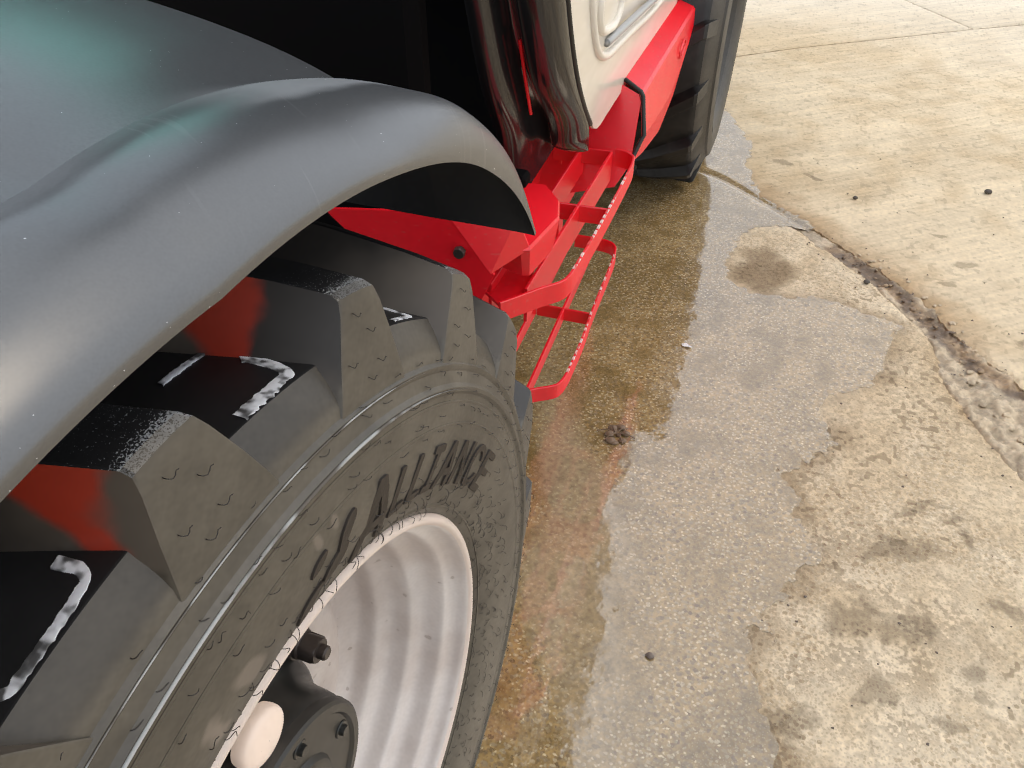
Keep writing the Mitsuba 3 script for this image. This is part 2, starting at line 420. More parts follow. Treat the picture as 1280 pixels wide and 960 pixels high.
# ------------------------------------------------------------------ ground: one base sheet, slabs, joints, the muddy crack
ground = tm([(-150, -150, -.06), (150, -150, -.06), (150, 150, -.06), (-150, 150, -.06)], [(0, 1, 2), (0, 2, 3)])
tag(put('ground', ground, 'm_joint'), 'earth below the concrete yard', kind='structure')

JB = np.array([(-6, -.55), (-1.6, 2.90), (.04, 4.235), (.35, 4.485), (1.28, 5.128), (2.2, 5.72), (6, 8.3)])       # joint across the yard, far
JC = np.array([(1.275, 5.122), (.94, 5.58), (.2, 6.6), (-3, 11.0)])


def clip_tri(V, F, val):
    """keeps the part of the mesh where val > 0 (linear along the edges)."""
    V = np.asarray(V, float); out_v = [V]; out_f = []; base = len(V); s = val[F] > 0; k = s.sum(1)
    out_f.append(F[k == 3])
    for cnt in (1, 2):
        G = F[k == cnt]
        if not len(G): continue
        sg_ = s[k == cnt]; odd = np.argmax(sg_ if cnt == 1 else ~sg_, 1)
        G = np.take_along_axis(G, (odd[:, None] + np.arange(3)) % 3, 1); a, b, c = G.T
        tb = val[a] / (val[a] - val[b]); tc = val[a] / (val[a] - val[c])
        pb = V[a] + tb[:, None] * (V[b] - V[a]); pc = V[a] + tc[:, None] * (V[c] - V[a]); m = len(G)
        ib = base + np.arange(m); ic = base + m + np.arange(m); base += 2 * m; out_v += [pb, pc]
        out_f += [np.c_[a, ib, ic]] if cnt == 1 else [np.c_[ib, b, c], np.c_[ib, c, ic]]
    v, f = np.vstack(out_v), np.vstack(out_f)
    used = np.unique(f); mp = np.full(len(v), -1); mp[used] = np.arange(len(used))
    return v[used], mp[f]


def poly_sd(x, y, poly):
    """signed distance in the plane, positive inside (numpy)."""
    P = np.asarray(poly, float); best = np.full(x.shape, 1e9); inside = np.zeros(x.shape, bool)
    for (ax, ay), (bx, by) in zip(P, np.roll(P, -1, 0)):
        dx, dy = bx - ax, by - ay
        t = np.clip(((x - ax) * dx + (y - ay) * dy) / (dx * dx + dy * dy + 1e-12), 0, 1)
        best = np.minimum(best, np.hypot(x - ax - t * dx, y - ay - t * dy))
        if ay != by: inside ^= ((ay > y) != (by > y)) & (x < ax + (y - ay) / (by - ay) * dx)
    return np.where(inside, best, -best)


def line_dist(x, y, pts):
    best = np.full(x.shape, 1e9)
    for (ax, ay), (bx, by) in zip(pts[:-1], pts[1:]):
        dx, dy = bx - ax, by - ay
        t = np.clip(((x - ax) * dx + (y - ay) * dy) / (dx * dx + dy * dy), 0, 1)
        best = np.minimum(best, np.hypot(x - ax - t * dx, y - ay - t * dy))
    return best


def sheet(x0, x1, y0, y1, h):
    xs, ys = np.arange(x0, x1 + h / 2, h), np.arange(y0, y1 + h / 2, h)
    X, Y = np.meshgrid(xs, ys, indexing='ij'); m = grid(np.stack([X, Y, X * 0], -1))
    return np.array(m.vertices), np.array(m.faces)


def nz(x, y, s, seed=0, oct=3): return meshkit.fbm(np.stack([x * s, y * s, x * 0 + .5], -1), oct, seed)


cr = catmull(CRACK, 120)
FAR = 40.0
slabA = [tuple(p) for p in cr] + [(1.3, -FAR), (-FAR, -FAR), (-FAR, 2.75)]
slabB = [tuple(p) for p in cr[::-1]] + [(-FAR, 2.75), (-FAR, 2.8)] + []
slabB = [(1.3, -FAR)] + [tuple(p) for p in cr[::-1]] + [(-1.62, 2.86)] + [tuple(p) for p in JB[2:]] + [(FAR, 30), (FAR, -FAR)]
slabC = [tuple(p) for p in JC] + [(-FAR, 60), (-FAR, 2.9), (-1.62, 2.9)] + [tuple(p) for p in JB[2:5]]
slabD = [tuple(p) for p in JC] + [(-3, 60), (FAR, 60), (FAR, 30.1)] + [tuple(p) for p in JB[::-1][:3]]


def crack_halfwidth(x, y):
    x, y = np.asarray(x, float), np.asarray(y, float)
    rough = .45 + 1.1 * meshkit.fbm(np.stack([x * 9, y * 9, y * 0 + 3.3], -1), 3, 77)
    left = np.interp(y, [.4, 1.4, 1.7, 1.85, 2.0, 2.2, 2.4, 2.6, 2.75, 3.0], [.008, .012, .016, .026, .036, .030, .024, .015, .009, .006])
    right = np.interp(y, [.4, 1.4, 1.6, 1.78, 1.90, 2.02, 2.2, 2.4, 2.6, 2.75, 3.0], [.10, .24, .24, .19, .10, .040, .030, .024, .015, .009, .006])
    xc = np.interp(y, cr[::-1, 1][np.r_[True, np.diff(cr[::-1, 1]) > 0]], cr[::-1, 0][np.r_[True, np.diff(cr[::-1, 1]) > 0]])
    return np.where(x > xc, right, left) * rough * 1.2 + .003


def slab_mesh(poly, fine, h, crackside):
    out = []
    x0, x1, y0, y1 = fine
    V, F = sheet(x0, x1, y0, y1, h)
    x, y = V[:, 0], V[:, 1]
    rag = .010 * (nz(x, y, 30, 4) - .5) * 2
    sd = np.minimum(poly_sd(x, y, poly) - .004 + .3 * rag, 9)
    if crackside:
        sd = np.minimum(sd, line_dist(x, y, cr) - crack_halfwidth(x, y) + 1.6 * rag)
    z = .0022 * (nz(x, y, 1.3, 9) - .5) + .0016 * (nz(x, y, 12, 10) - .5)
    edge = np.clip(1 - sd / .022, 0, 1)
    z = z - .007 * edge ** 2
    V = np.c_[x, y, z]
    v, f = clip_tri(V, F, sd)
    top = tm(v, f)
    # the slab's edge falls to its underside
    e = np.sort(np.vstack([f[:, [0, 1]], f[:, [1, 2]], f[:, [2, 0]]]), 1); u, c = np.unique(e, axis=0, return_counts=True); u = u[c == 1]
    lo = v.copy(); lo[:, 2] = -.055; n = len(v)
    wall = np.vstack([np.c_[u[:, 0], u[:, 1], u[:, 1] + n], np.c_[u[:, 0], u[:, 1] + n, u[:, 0] + n]])
    vv = np.vstack([v, lo]); ff = np.vstack([f, wall])
    return tm(vv, ff)


VIS = (-.9, 2.3, -.3, 7.2)


def outer_slab(poly, z=-.001):
    pg = sg.Polygon(poly).buffer(0).difference(sg.box(VIS[0], VIS[2], VIS[1], VIS[3]).buffer(-.002))
    return cat_([prism(g, .05, ((0, 0, z - .05), (1, 0, 0), (0, 1, 0))) for g in getattr(pg, 'geoms', [pg]) if g.area > .01])


def slab(poly, bs, h, crackside, lab):
    m = slab_mesh(poly, VIS, h, crackside)
    m = cat_([m, outer_slab(poly)])
    k = put('concrete_yard__slab', m, bs, False)
    tag(k, lab)


slab(slabA, 'm_aggregate', .0125, True, 'near slab of worn concrete with exposed aggregate')
slab(slabB, 'm_broomed', .0125, True, 'broad tan slab beyond the muddy crack')
slab(slabC, 'm_broomed', .025, False, 'far slab beyond the straight joint')
slab(slabD, 'm_broomed', .025, False, 'pale slab in the far corner')
tag('concrete_yard', 'worn tan concrete yard of cracked slabs, wet beside the tractor', kind='structure')

# mud lying in the crack
V, F = sheet(-.2, 1.5, .3, 3.0, .007)
x, y = V[:, 0], V[:, 1]
d = line_dist(x, y, cr); hw = crack_halfwidth(x, y)
lump = nz(x, y, 34, 21, 4); big = nz(x, y, 11, 22, 3)
band_ = np.clip(1 - line_dist(x, y, MUDLINE) / .05, 0, 1)
z = -.010 + .030 * np.clip(lump - .36, 0, 1) * (.45 + 1.3 * np.clip((2.7 - y) / 1.2, 0, 1)) + .016 * (big - .5) - .007 * band_ + .004 * np.clip((2.0 - y) / .3, 0, 1)
keep = hw * 1.0 + .022 * (big - .42) + .012 - d
z = z - .02 * np.clip(1 - keep / .012, 0, 1) ** 2
v, f = clip_tri(np.c_[x, y, z], F, keep)
tag(put('concrete_yard__mud', tm(v, f), 'm_mud', True), 'wet brown mud lying in the crack', kind='stuff')

clods = []
for i in range(150):
    t_ = rng.uniform(0, 1) ** 1.3; y_ = 2.35 - 1.05 * t_; j = np.argmin(np.abs(cr[:, 1] - y_) + (cr[:, 0] < .4) * 9)
    w_ = .035; o_ = rng.uniform(-1.0, 1.6) * .05 + .03 * t_
    m_ = trimesh.creation.icosphere(subdivisions=2, radius=1.0); v_ = np.array(m_.vertices); v_ *= (1 + .8 * (meshkit.fbm(v_ * 1.4 + i * 3, 3, i) - .5))[:, None]
    v_ = v_ * np.array([1.3, 1, .55]) * rng.uniform(.003, .012) * (.5 + .6 * t_); a_ = rng.uniform(0, 6)
    v_ = np.c_[v_[:, 0] * math.cos(a_) - v_[:, 1] * math.sin(a_), v_[:, 0] * math.sin(a_) + v_[:, 1] * math.cos(a_), v_[:, 2]]
    clods.append(tm(v_ + [cr[j, 0] + o_ * .9, cr[j, 1] + o_ * .45, .001 if o_ > w_ else -.006], m_.faces))
tag(put('mud_crumbs', cat_(clods), 'm_mud', 50), 'crumbs of brown mud pushed up along the crack', 'mud', kind='stuff')

grit_ = []
for i in range(260):
    if rng.uniform() < .5: x_, y_ = rng.uniform(.45, 1.6), rng.uniform(.4, 3.2)
    else:
        j = rng.integers(40, 118); x_, y_ = cr[j, 0] + rng.normal(0, .09), cr[j, 1] + rng.normal(0, .09)
    m_ = trimesh.creation.icosphere(subdivisions=1, radius=1.0); v_ = np.array(m_.vertices) * rng.uniform(.6, 1.4, (42, 1)) * [1.2, 1, .6] * rng.uniform(.0010, .0028)
    grit_.append(tm(v_ + [x_, y_, .0015], m_.faces))
tag(put('grit', cat_(grit_), 'm_pebble', 60), 'fine grit scattered over the dry concrete', 'grit', kind='stuff')

# the wet film: a sheet with a ragged outline and dry islands
WET = [(-2.2, -1.2), (.50, -1.2), (.50, .35), (.52, .55), (.455, .70), (.47, .84), (.58, 1.02), (.54, 1.13), (.475, 1.25), (.60, 1.39), (.575, 1.56), (.72, 1.74), (.775, 1.98), (.60, 2.065), (.38, 2.03), (.275, 2.05),
       (.235, 2.18), (.25, 2.32), (.30, 2.46), (.42, 2.50), (.50, 2.50), (.50, 2.535), (.30, 2.70), (.236, 2.90), (.226, 3.16), (.06, 3.56), (-.3, 3.75), (-2.2, 3.9)]
V, F = sheet(-.9, 1.0, -.3, 3.9, .008)
x, y = V[:, 0], V[:, 1]
sd = poly_sd(x, y, WET)
amp = np.interp(y, [.3, 1.0, 1.6, 2.2], [.11, .075, .05, .035])
fld = sd + amp * 2 * (nz(x, y, 9, 31, 5) - .5) + .035 * 2 * (nz(x, y, 45, 33, 3) - .5)
fld = np.minimum(fld, .012 + .3 * np.abs(line_dist(x, y, cr) - 0) + 1 * (np.abs(x) < 9))
z = .0022 * (nz(x, y, 1.3, 9) - .5) + .0016 * (nz(x, y, 12, 10) - .5) + .0022
z = z - .0012 * np.clip(1 - fld / .02, 0, 1) ** 2
dcr = line_dist(x, y, cr)
z = z - .010 * np.clip(1 - (dcr) / .035, 0, 1) ** 2
v, f = clip_tri(np.c_[x, y, z], F, fld)
tag(put('puddle', tm(v, f), 'm_wet', True), 'thin film of water over the concrete beside the tractor', kind='structure')

# ------------------------------------------------------------------ loose things on the ground


def rock(c, r, sc=(1, 1, .7), seed=0):
    m = trimesh.creation.icosphere(subdivisions=2, radius=1.0)
    v = np.array(m.vertices); v *= (1 + .55 * (meshkit.fbm(v * 1.6 + seed * 7, 3, seed) - .5))[:, None]
    v = v * np.asarray(sc) * r; v[:, 2] -= v[:, 2].min() + .12 * r
    return tm(v + np.asarray([c[0], c[1], 0.002]), m.faces)


for i, (c, r, lab) in enumerate([((.643, 2.788), .008, 'small dark stone on the tan slab beyond the upper end of the crack'), ((1.125, 2.995), .012, 'dark brown stone near the right edge on the far tan slab'),
                                 ((.681, 2.200), .009, 'dark stone lying on dry concrete just on the near side of the muddy crack'), ((.264, .658), .0075, 'small dark pebble alone on the wet grey concrete in the foreground')]):
    tag(put('stone', rock(c, r, (1.15, .9, .75), i + 1), 'm_stone' if i != 3 else 'm_pebble', 40), lab, 'stone')
tag(put('paper_scrap', hull([(.163, 1.690, .004), (.192, 1.683, .004), (.196, 1.676, .010), (.168, 1.678, .006), (.175, 1.694, .008)]), 'm_chip'), 'tiny white scrap on the wet concrete beside the step', 'scrap')
cl = [rock((.063 + .025 * math.cos(a * 2.4) * (.3 + .7 * (a % 3) / 2), 1.255 + .03 * math.sin(a * 2.4)), .006 + .006 * ((a * 37) % 10) / 10, (1.2, .9, .6), a + 11) for a in range(12)]
for a in range(6):
    th = a * 1.05; s_ = np.array([.063, 1.255, .010]); e_ = s_ + [.05 * math.cos(th), .035 * math.sin(th), -.004]
    cl.append(tube([s_, (s_ + e_) / 2 + [0, .004, .006], e_], .0016, 6))
tag(put('dirt_clump', cat_(cl), 'm_clump', 40), 'wet brown clump of dirt and straw on the ground below the lower step', 'dirt')

# ------------------------------------------------------------------ the tractor
TR = 'tractor'
tag(TR, 'red and dark grey tractor parked on the concrete with one chunky new tyre in front', 'tractor')


def W2(v): return np.asarray(v) @ WM.T + AX


def wheel_put(name, m, bs, smooth=False, xf=W2, **k):
    return put(name, tm(xf(np.array(m.vertices)), m.faces), bs, smooth, **k)


def cylp(x, r, a):
    a = np.radians(a); return np.stack(np.broadcast_arrays(x, r * np.sin(a), r * np.cos(a)), -1)


FLOOR = .540


def tyre_profile():
    pr = [(-.012, .332), (.000, .345), (.012, .365), (.020, .395), (.0235, .425), (.022, .450), (.019, .468), (.0185, .474), (.0215, .4775), (.0215, .4815), (.0175, .485), (.0135, .496), (.0150, .4995), (.0150, .5025), (.0105, .505),
          (.0082, .513), (.0035, .521), (-.0030, .530), (-.0095, .5375), (-.0118, .5405), (-.0135, .5412), (-.026, FLOOR + .0016), (-.06, .5425), (-.2, .545)]
    left = [(-.4 - x, r) for x, r in pr[::-1]]
    return np.array(pr + left[1:])


def lug_mesh(a0, side=1):
    """one tread lug with its buttress; side 1 = outer row, -1 = inner row. Angles in degrees."""
    # outer line of the lug from the foot of its buttress over the shoulder to its inner end; both flanks are near-planar
    line_ = [(.0130, .500, -.020, .496), (.0110, .515, -.030, .508), (.0050, .545, -.036, .520), (-.0010, .575, -.040, .530), (-.0046, .5858, -.042, .530), (-.0105, .5900, -.044, .530),
             (-.05, .5965, -.055, .530), (-.12, .6045, -.12, .530), (-.185, .6085, -.185, .530), (-.195, .606, -.198, .530)]
    aL = lambda x, r: a0 + 1.0 + 42 * (x + .01) - 38 * (.59 - r)
    aR = lambda x, r: a0 + 5.6 + 32 * (x + .01) + 42 * np.clip(.59 - r, -.006, 1)
    rows = []
    for x, r, bx, br in line_:
        q = []
        for t in (0, .35, .7): xx, r2 = bx + (x - bx) * t, br + (r - br) * t; q.append(cylp(xx, r2, aL(xx, r2)))
        q.append(cylp(x - .0006, r - .0012, aL(x, r))); q.append(cylp(x, r, aL(x, r) + .25))
        for t in (.35, .65): q.append(cylp(x, r + .0006, aL(x, r) + (aR(x, r) - aL(x, r)) * t))
        q.append(cylp(x, r, aR(x, r) - .25)); q.append(cylp(x - .0006, r - .0012, aR(x, r)))
        for t in (.7, .35, 0): xx, r2 = bx + (x - bx) * t, br + (r - br) * t; q.append(cylp(xx, r2, aR(xx, r2)))
        rows.append(q)
    P = np.array(rows)
    m = grid(P, flip=True)
    n = P.shape[1]; k = P.shape[0]
    end = np.array([[0, i, i + 1] for i in range(1, n - 1)]) + (k - 1) * n
    st_ = np.array([[0, i + 1, i] for i in range(1, n - 1)])
    m = tm(m.vertices, np.vstack([m.faces, end[:, ::-1], st_[:, ::-1]]))
    if side < 0:
        v = np.array(m.vertices); v[:, 0] = -.4 - v[:, 0]
        m = tm(v, m.faces[:, ::-1])
    return m


def outward(m):
    m.fix_normals(); return m


WH = TR + '__wheel'
tag(WH, 'near wheel with deep pale rim and chunky new tyre')
pr = tyre_profile()
body = revolve(pr, 240)
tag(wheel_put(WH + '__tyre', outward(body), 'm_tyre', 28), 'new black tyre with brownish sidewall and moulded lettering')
for i in range(18):
    a0 = -5.6 + PITCHDEG * i
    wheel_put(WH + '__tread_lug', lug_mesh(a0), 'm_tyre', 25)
for i in range(18):
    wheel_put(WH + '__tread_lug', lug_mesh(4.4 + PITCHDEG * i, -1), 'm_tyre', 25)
# ridges whose sky highlight is painted as a pale colour
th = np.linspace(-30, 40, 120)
wheel_put(WH + '__sidewall_ridge', tube(cylp(.0222, .4795, th), .0014 * np.clip((40 - th) / 24, .1, 1), 8), 'm_ridge_sheen', True)
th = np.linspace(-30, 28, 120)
wheel_put(WH + '__sidewall_ridge', tube(cylp(.0156, .5010, th), .0006 * np.clip((28 - th) / 10, .15, 1), 6), 'm_ridge_sheen', True)


def ribbon(pts, w, h, seed=0):
    """a pale stroke laid on a surface in place of a highlight: pts are (x, r, angle)."""
    q = spline(pts, 40); c = cylp(q[:, 0], q[:, 1], q[:, 2])
    t = np.gradient(c, axis=0); t /= np.linalg.norm(t, axis=1, keepdims=True)
    rad = cylp(q[:, 0] * 0, 1.0, q[:, 2]); rad[:, 0] = 0
    s = np.cross(rad, t); s /= np.linalg.norm(s, axis=1, keepdims=True)
    wl = w * (.45 + 1.1 * nz(np.arange(40) * .45, np.zeros(40), 1, seed, 3)); wr = w * (.45 + 1.1 * nz(np.arange(40) * .45, np.ones(40) * 5, 1, seed + 3, 3))
    P = np.stack([c - s * wl[:, None] / 2 - rad * .0006, c - s * wl[:, None] * .4 + rad * h, c + s * wr[:, None] * .4 + rad * h, c + s * wr[:, None] / 2 - rad * .0006], 1)
    return grid(P, flip=False)


F0 = FLOOR + .003
for k_, (pts, w) in enumerate([([(-.060, F0, 11.2), (-.040, F0 - .0008, 11.7), (-.026, FLOOR + .0018, 11.6), (-.0205, FLOOR + .0014, 10.6), (-.0190, FLOOR + .0014, 8.5), (-.0190, FLOOR + .0014, 5.2)], .011), ([(-.086, .5435, 5.8), (-.087, .5435, 9), (-.088, .5435, 12.0)], .0055),
                               ([(-.044, F0, -8.6), (-.030, F0 - .001, -8.4), (-.0205, FLOOR + .0014, -9.2), (-.0180, FLOOR + .0014, -12), (-.0180, FLOOR + .0014, -15.3), (-.030, F0, -16.3)], .0075),
                               ([(-.085, F0, 30.6), (-.05, F0, 31.4), (-.0205, FLOOR + .0014, 31.2), (-.0185, FLOOR + .0014, 29), (-.0185, FLOOR + .0014, 27)], .006), ([(-.040, F0, 51.2), (-.0205, FLOOR + .0014, 51.2), (-.0185, FLOOR + .0014, 47)], .005)]):
    wheel_put(WH + '__flash_stroke', ribbon(pts, w, .0007, k_), 'm_flash_stroke', True)  # painted highlights on the floor edges between lugs

for r_ in (.4665, .352, .4445):
    th = np.linspace(0, 360, 241)[:-1]; q = cylp(float(np.interp(r_, pr[:21, 1], pr[:21, 0])), r_, th)
    wheel_put(WH + '__mould_line', grid(np.stack([q + [.0002, 0, 0] + cylp(0, e, th) * [0, 1, 1] for e in (-.0016,)] + [q + [.0009, 0, 0]] + [q + [.0002, 0, 0] + cylp(0, e, th) * [0, 1, 1] for e in (.0016,)], 1), wrap_u=True), 'm_tyre', True)

# lettering round the sidewall


def side_x(r): return np.interp(r, pr[:21, 1], pr[:21, 0])


def on_sidewall(m, a0, r0, shear=.0, lift=.0):
    v = np.array(m.vertices); a = np.degrees((v[:, 0] + shear * v[:, 1]) / (r0 + .02)); r = r0 + v[:, 1]
    P = cylp(side_x(r) + v[:, 2] - .0008 + lift, r, a0 + a)
    return tm(P, m.faces)


ang = 13.6
for i, ch in enumerate('ALLIANCE'):
    h = .046 if i else .064
    m = meshkit.text_mesh(ch, h, .0030, bold=True); v = np.array(m.vertices); v[:, 0] -= v[:, 0].min(); v[:, 0] *= .90; wd = v[:, 0].max()
    m = tm(v, m.faces)
    wheel_put(WH + '__letter', on_sidewall(m, ang, .380 if i else .368, .10), 'm_letter')
    ang += math.degrees((wd + .0062) / .40)
# four slanted bars of the emblem before the word
for a_, r_, w_, h_ in [(9.6, .405, .018, .026), (6.6, .384, .030, .020), (4.4, .410, .018, .012), (2.2, .370, .026, .020)]:
    q = catmull([(0, 0), (w_ * .55, h_ * .05), (w_, h_ * .55), (w_ * 1.1, h_), (w_ * .45, h_ * .9), (w_ * .1, h_ * .45), (0, 0)], 25)[:-1]
    m = trimesh.creation.extrude_polygon(sg.Polygon(q).buffer(0), .003, engine='earcut')
    wheel_put(WH + '__emblem_bar', on_sidewall(m, a_, r_, .12), 'm_letter')

# vent hairs: fine rubber whiskers left by the mould
hairs = []


def hair(r, a, L, out, lean, wob):
    base = cylp(side_x(r) if r < .535 else 0.0, r, a)
    tang = cylp(0, 1, a + 90); rad = cylp(0, 1, a); nx = np.array([1, 0, 0.])
    dirv = tang * math.cos(lean) + rad * math.sin(lean)
    pts = [base - nx * .001, base + nx * .0025 * out + dirv * L * .12, base + nx * (.004 * out) + dirv * L * .45 + rad * wob, base + nx * .003 * out + dirv * L]
    return tube(catmull(pts, 7), .00034, 5, caps=False)


for ring, step in ((.350, 1.9), (.368, 2.3), (.384, 3.2), (.404, 4.2), (.440, 4.4), (.458, 4.2), (.474, 5.0), (.490, 4.4), (.508, 4.0)):
    a = -40.0 + rng.uniform(0, 3)
    while a < 150:
        L = rng.uniform(.006, .010) * (1.35 if ring < .39 else 1)
        far = a > 62
        lean = rng.normal(-.1, .3) if ring > .38 else rng.choice([-1, 1]) * rng.normal(1.35, .3)
        if far: lean += rng.normal(.5, .6)
        hairs.append(hair(ring + rng.normal(0, .005), a + rng.normal(0, .5), L, rng.uniform(.5, 1.2), lean, rng.normal(.0012, .0012)))
        a += step * rng.uniform(.5, 1.7) * (.62 if far and ring < .44 else 1)
tag(wheel_put(WH + '__rubber_hair', cat_(hairs), 'm_hair', True), 'fine rubber vent hairs on the sidewall', kind='stuff')
hl = []
for i in range(6):
    a0 = -5.6 + PITCHDEG * i
    for r_, a_ in ((.572, 2.6), (.556, 4.2), (.538, 1.0), (.53, 5.0), (.52, 2.4)):
        base = cylp(np.interp(r_, [.5, .515, .545, .575, .59], [.013, .0095, .004, -.0015, -.008]), r_, a0 + a_ + rng.normal(0, .4)); tang = cylp(0, 1, a0 + a_ + 90); rad = cylp(0, 1, a0 + a_)
        L = rng.uniform(.006, .010)
        hl.append(tube(catmull([base - [.001, 0, 0], base + [.004, 0, 0], base + [.005, 0, 0] + tang * L * .35 - rad * .0012, base + [.0045, 0, 0] + tang * L * .65 + rad * .0008, base + [.004, 0, 0] + tang * L], 7), .00034, 5, caps=False))
tag(wheel_put(WH + '__lug_hair', cat_(hl), 'm_hair', True), kind='stuff')

# rim: rolled lip, stepped barrel, disc
rim = catmull([(-.012, .336), (-.002, .3365), (.0015, .333), (-.001, .3285), (-.010, .3270), (-.020, .3255), (-.025, .3205), (-.028, .3135), (-.036, .3120), (-.052, .3130), (-.060, .3105), (-.065, .3030), (-.069, .2965), (-.078, .2955), (-.094, .2965), (-.102, .2935), (-.107, .286), (-.111, .280), (-.125, .2785), (-.140, .279), (-.150, .268), (-.155, .25)], 140)
tag(wheel_put(WH + '__rim', outward_in := revolve(rim, 160), 'm_rim', True), 'pale dusty rim with stepped barrel')
lip = catmull([(-.010, .3385), (.001, .339), (.0035, .334), (.000, .3292), (-.006, .3275)], 16)
wheel_put(WH + '__rim_lip', revolve(lip, 160), 'm_rim_lip', True)
DX = -.125
disc = catmull([(-.155, .25), (-.150, .235), (DX - .006, .215), (DX, .20), (DX, .15), (DX, .10)], 40)
wheel_put(WH + '__disc', revolve(disc, 120), 'm_rim', True)


def cyl_x(x0, x1, r, c=(0, 0), n=48, bev=.004):
    pr_ = [(x0, 1e-4), (x0, r), (x1 - bev, r), (x1, r - bev), (x1, 1e-4)]
    m = revolve(pr_, n); v = np.array(m.vertices) + [0, c[0], c[1]]
    return tm(v, m.faces)


def hexnut(x0, x1, r, c, turn=0.0):
    a = np.arange(6) * np.pi / 3 + turn; b = np.arange(24) * np.pi / 12
    pts = [(x0, c[0] + r * math.sin(t), c[1] + r * math.cos(t)) for t in a] + [(x1 - .004, c[0] + r * math.sin(t), c[1] + r * math.cos(t)) for t in a] + [(x1, c[0] + r * .86 * math.sin(t), c[1] + r * .86 * math.cos(t)) for t in b]
    return hull(pts)


for i in range(6):
    a = math.radians(60 + 60 * i); c = (.160 * math.sin(a), .160 * math.cos(a))
    k_ = wheel_put(WH + '__lug_nut', cat_([cyl_x(DX - .002, DX + .006, .0215, c, 24, .002), cyl_x(DX + .006, DX + .012, .0175, c, 24, .002), hexnut(DX + .012, DX + .032, .0165, c, .3 + a), cyl_x(DX + .030, DX + .042, .0085, c, 16, .002)]), 'm_nut', 30)
hub = revolve(catmull([(DX - .02, .138), (DX + .010, .137), (DX + .018, .130), (DX + .030, .126), (DX + .055, .124), (DX + .066, .121)], 40), 96)
wheel_put(WH + '__hub', hub, 'm_hub', True)
hf = revolve([(DX + .064, .1225), (DX + .068, .1235), (DX + .076, .1225), (DX + .079, .119), (DX + .079, .110), (DX + .075, .107), (DX + .075, .066), (DX + .081, .062), (DX + .083, .055), (DX + .083, .0001)], 96)
tag(wheel_put(WH + '__hub_cover', hf, 'm_hub_face', 30), 'dark grey round hub cover')
for i in range(6):
    a = math.radians(80 + 60 * i); c = (.095 * math.sin(a), .095 * math.cos(a))
    wheel_put(WH + '__cover_bolt', cat_([cyl_x(DX + .073, DX + .077, .0105, c, 20, .001), hexnut(DX + .077, DX + .082, .0065, c, a)]), 'm_hub', 30)
for i in range(4):
    a = math.radians(103 + 90 * i); c = (.134 * math.sin(a), .134 * math.cos(a))
    wheel_put(WH + '__hub_stud', cat_([cyl_x(DX + .002, DX + .026, .009, c, 20, .002), hexnut(DX + .004, DX + .016, .014, c, a)]), 'm_nut', 30)
for ka in (3,):
    a = math.radians(ka); cc = np.array([DX + .062, .152 * math.sin(a), .150 * math.cos(a)])
    m = trimesh.creation.icosphere(subdivisions=3, radius=1.0); m = revolve(catmull([(-.012, .030), (-.002, .0312), (.003, .0295), (.006, .024), (.0075, .012), (.008, .0004)], 24), 48); v = np.array(m.vertices) + cc
    tag(wheel_put(WH + '__hub_cap', tm(v, m.faces), 'm_cap', True), 'round pale cap beside the hub')

# ---- fender: swept section with a crowned top, a crease and a rolled lip
AXF = np.array([0, 0, .572])


def fender_section():
    top = [(-.62, .800), (-.45, .795), (-.30, .782), (-.20, .765), (-.13, .746), (-.095, .732), (-.082, .7265)]
    lipc = [(-.082, .7265), (-.074, .7286), (-.062, .7312), (-.045, .7325), (-.022, .7285), (.000, .7195), (.020, .706), (.034, .6925), (.0405, .681)]
    return catmull(top, 36), catmull(lipc, 44)


ftop, flip_ = fender_section()
fa = np.radians(np.concatenate([np.linspace(-62, 30, 90), np.linspace(30.5, 52.3, 70)]))


def fender_points(sec, inset=0.0):
    rows = []
    for a in fa:
        d = math.degrees(a)
        q = sec.copy()
        # rear corner is rounded in plan: the lip narrows to the tip
        t = np.clip((d - 22) / (52.3 - 22), 0, 1)
        w = np.sqrt(np.clip(1 - t ** 2.6, 0, 1))
        drop = t ** 2.2 * .020
        f_ = 1 - .27 * np.clip((18 - d) / 20, 0, 1)
        x = np.where(q[:, 0] >= -.0821, .0405 - (.0405 - q[:, 0]) * f_, q[:, 0] + .1226 * (1 - f_)); r = q[:, 1] + .016 * np.clip(-d / 11, 0, 1.5) - .0085 * (lambda u: u * u * (3 - 2 * u))(np.clip((32 - d) / 20, 0, 1)) * np.clip((q[:, 1] - .681) / .05, 0, 1)
        ws = np.clip((d - 15) / 17, 0, 1); ws = ws * ws * (3 - 2 * ws)
        rsq = np.where(x < -.004, .7325, .681 + .0515 * np.sqrt(np.clip(1 - ((x + .004) / .0447) ** 2, 0, 1)))
        r = np.where(x > -.06, r + (np.maximum(rsq, r) - r) * ws * np.clip((x + .06) / .03, 0, 1), r)
        t = np.clip((d - 36) / (52.3 - 36), 0, 1); r = .680 + (r - .680) * (1 - .97 * t ** 3.2)
        rows.append(np.c_[x, (r - inset) * math.sin(a), .572 + (r - inset) * math.cos(a)])
    return np.array(rows)


P1, P2 = fender_points(ftop), fender_points(flip_)
FE = TR + '__fender'
tag(FE, 'dark grey plastic fender arching over the near wheel')
inner = np.concatenate([ftop, flip_])[::-1].copy()
P3 = fender_points(inner, .0045)
edge = np.stack([P2[:, -1], P3[:, 0]], 1)
put(FE + '__top', grid(P1), 'm_fender', True)
put(FE + '__lip', grid(np.concatenate([P2, P3[:, :1]], 1)), 'm_fender', 50)
put(FE + '__liner', grid(P3), 'm_liner', True)
end = np.stack([np.concatenate([P1[-1], P2[-1]]), P3[-1][::-1]], 0)
put(FE + '__end_edge', grid(end), 'm_liner')

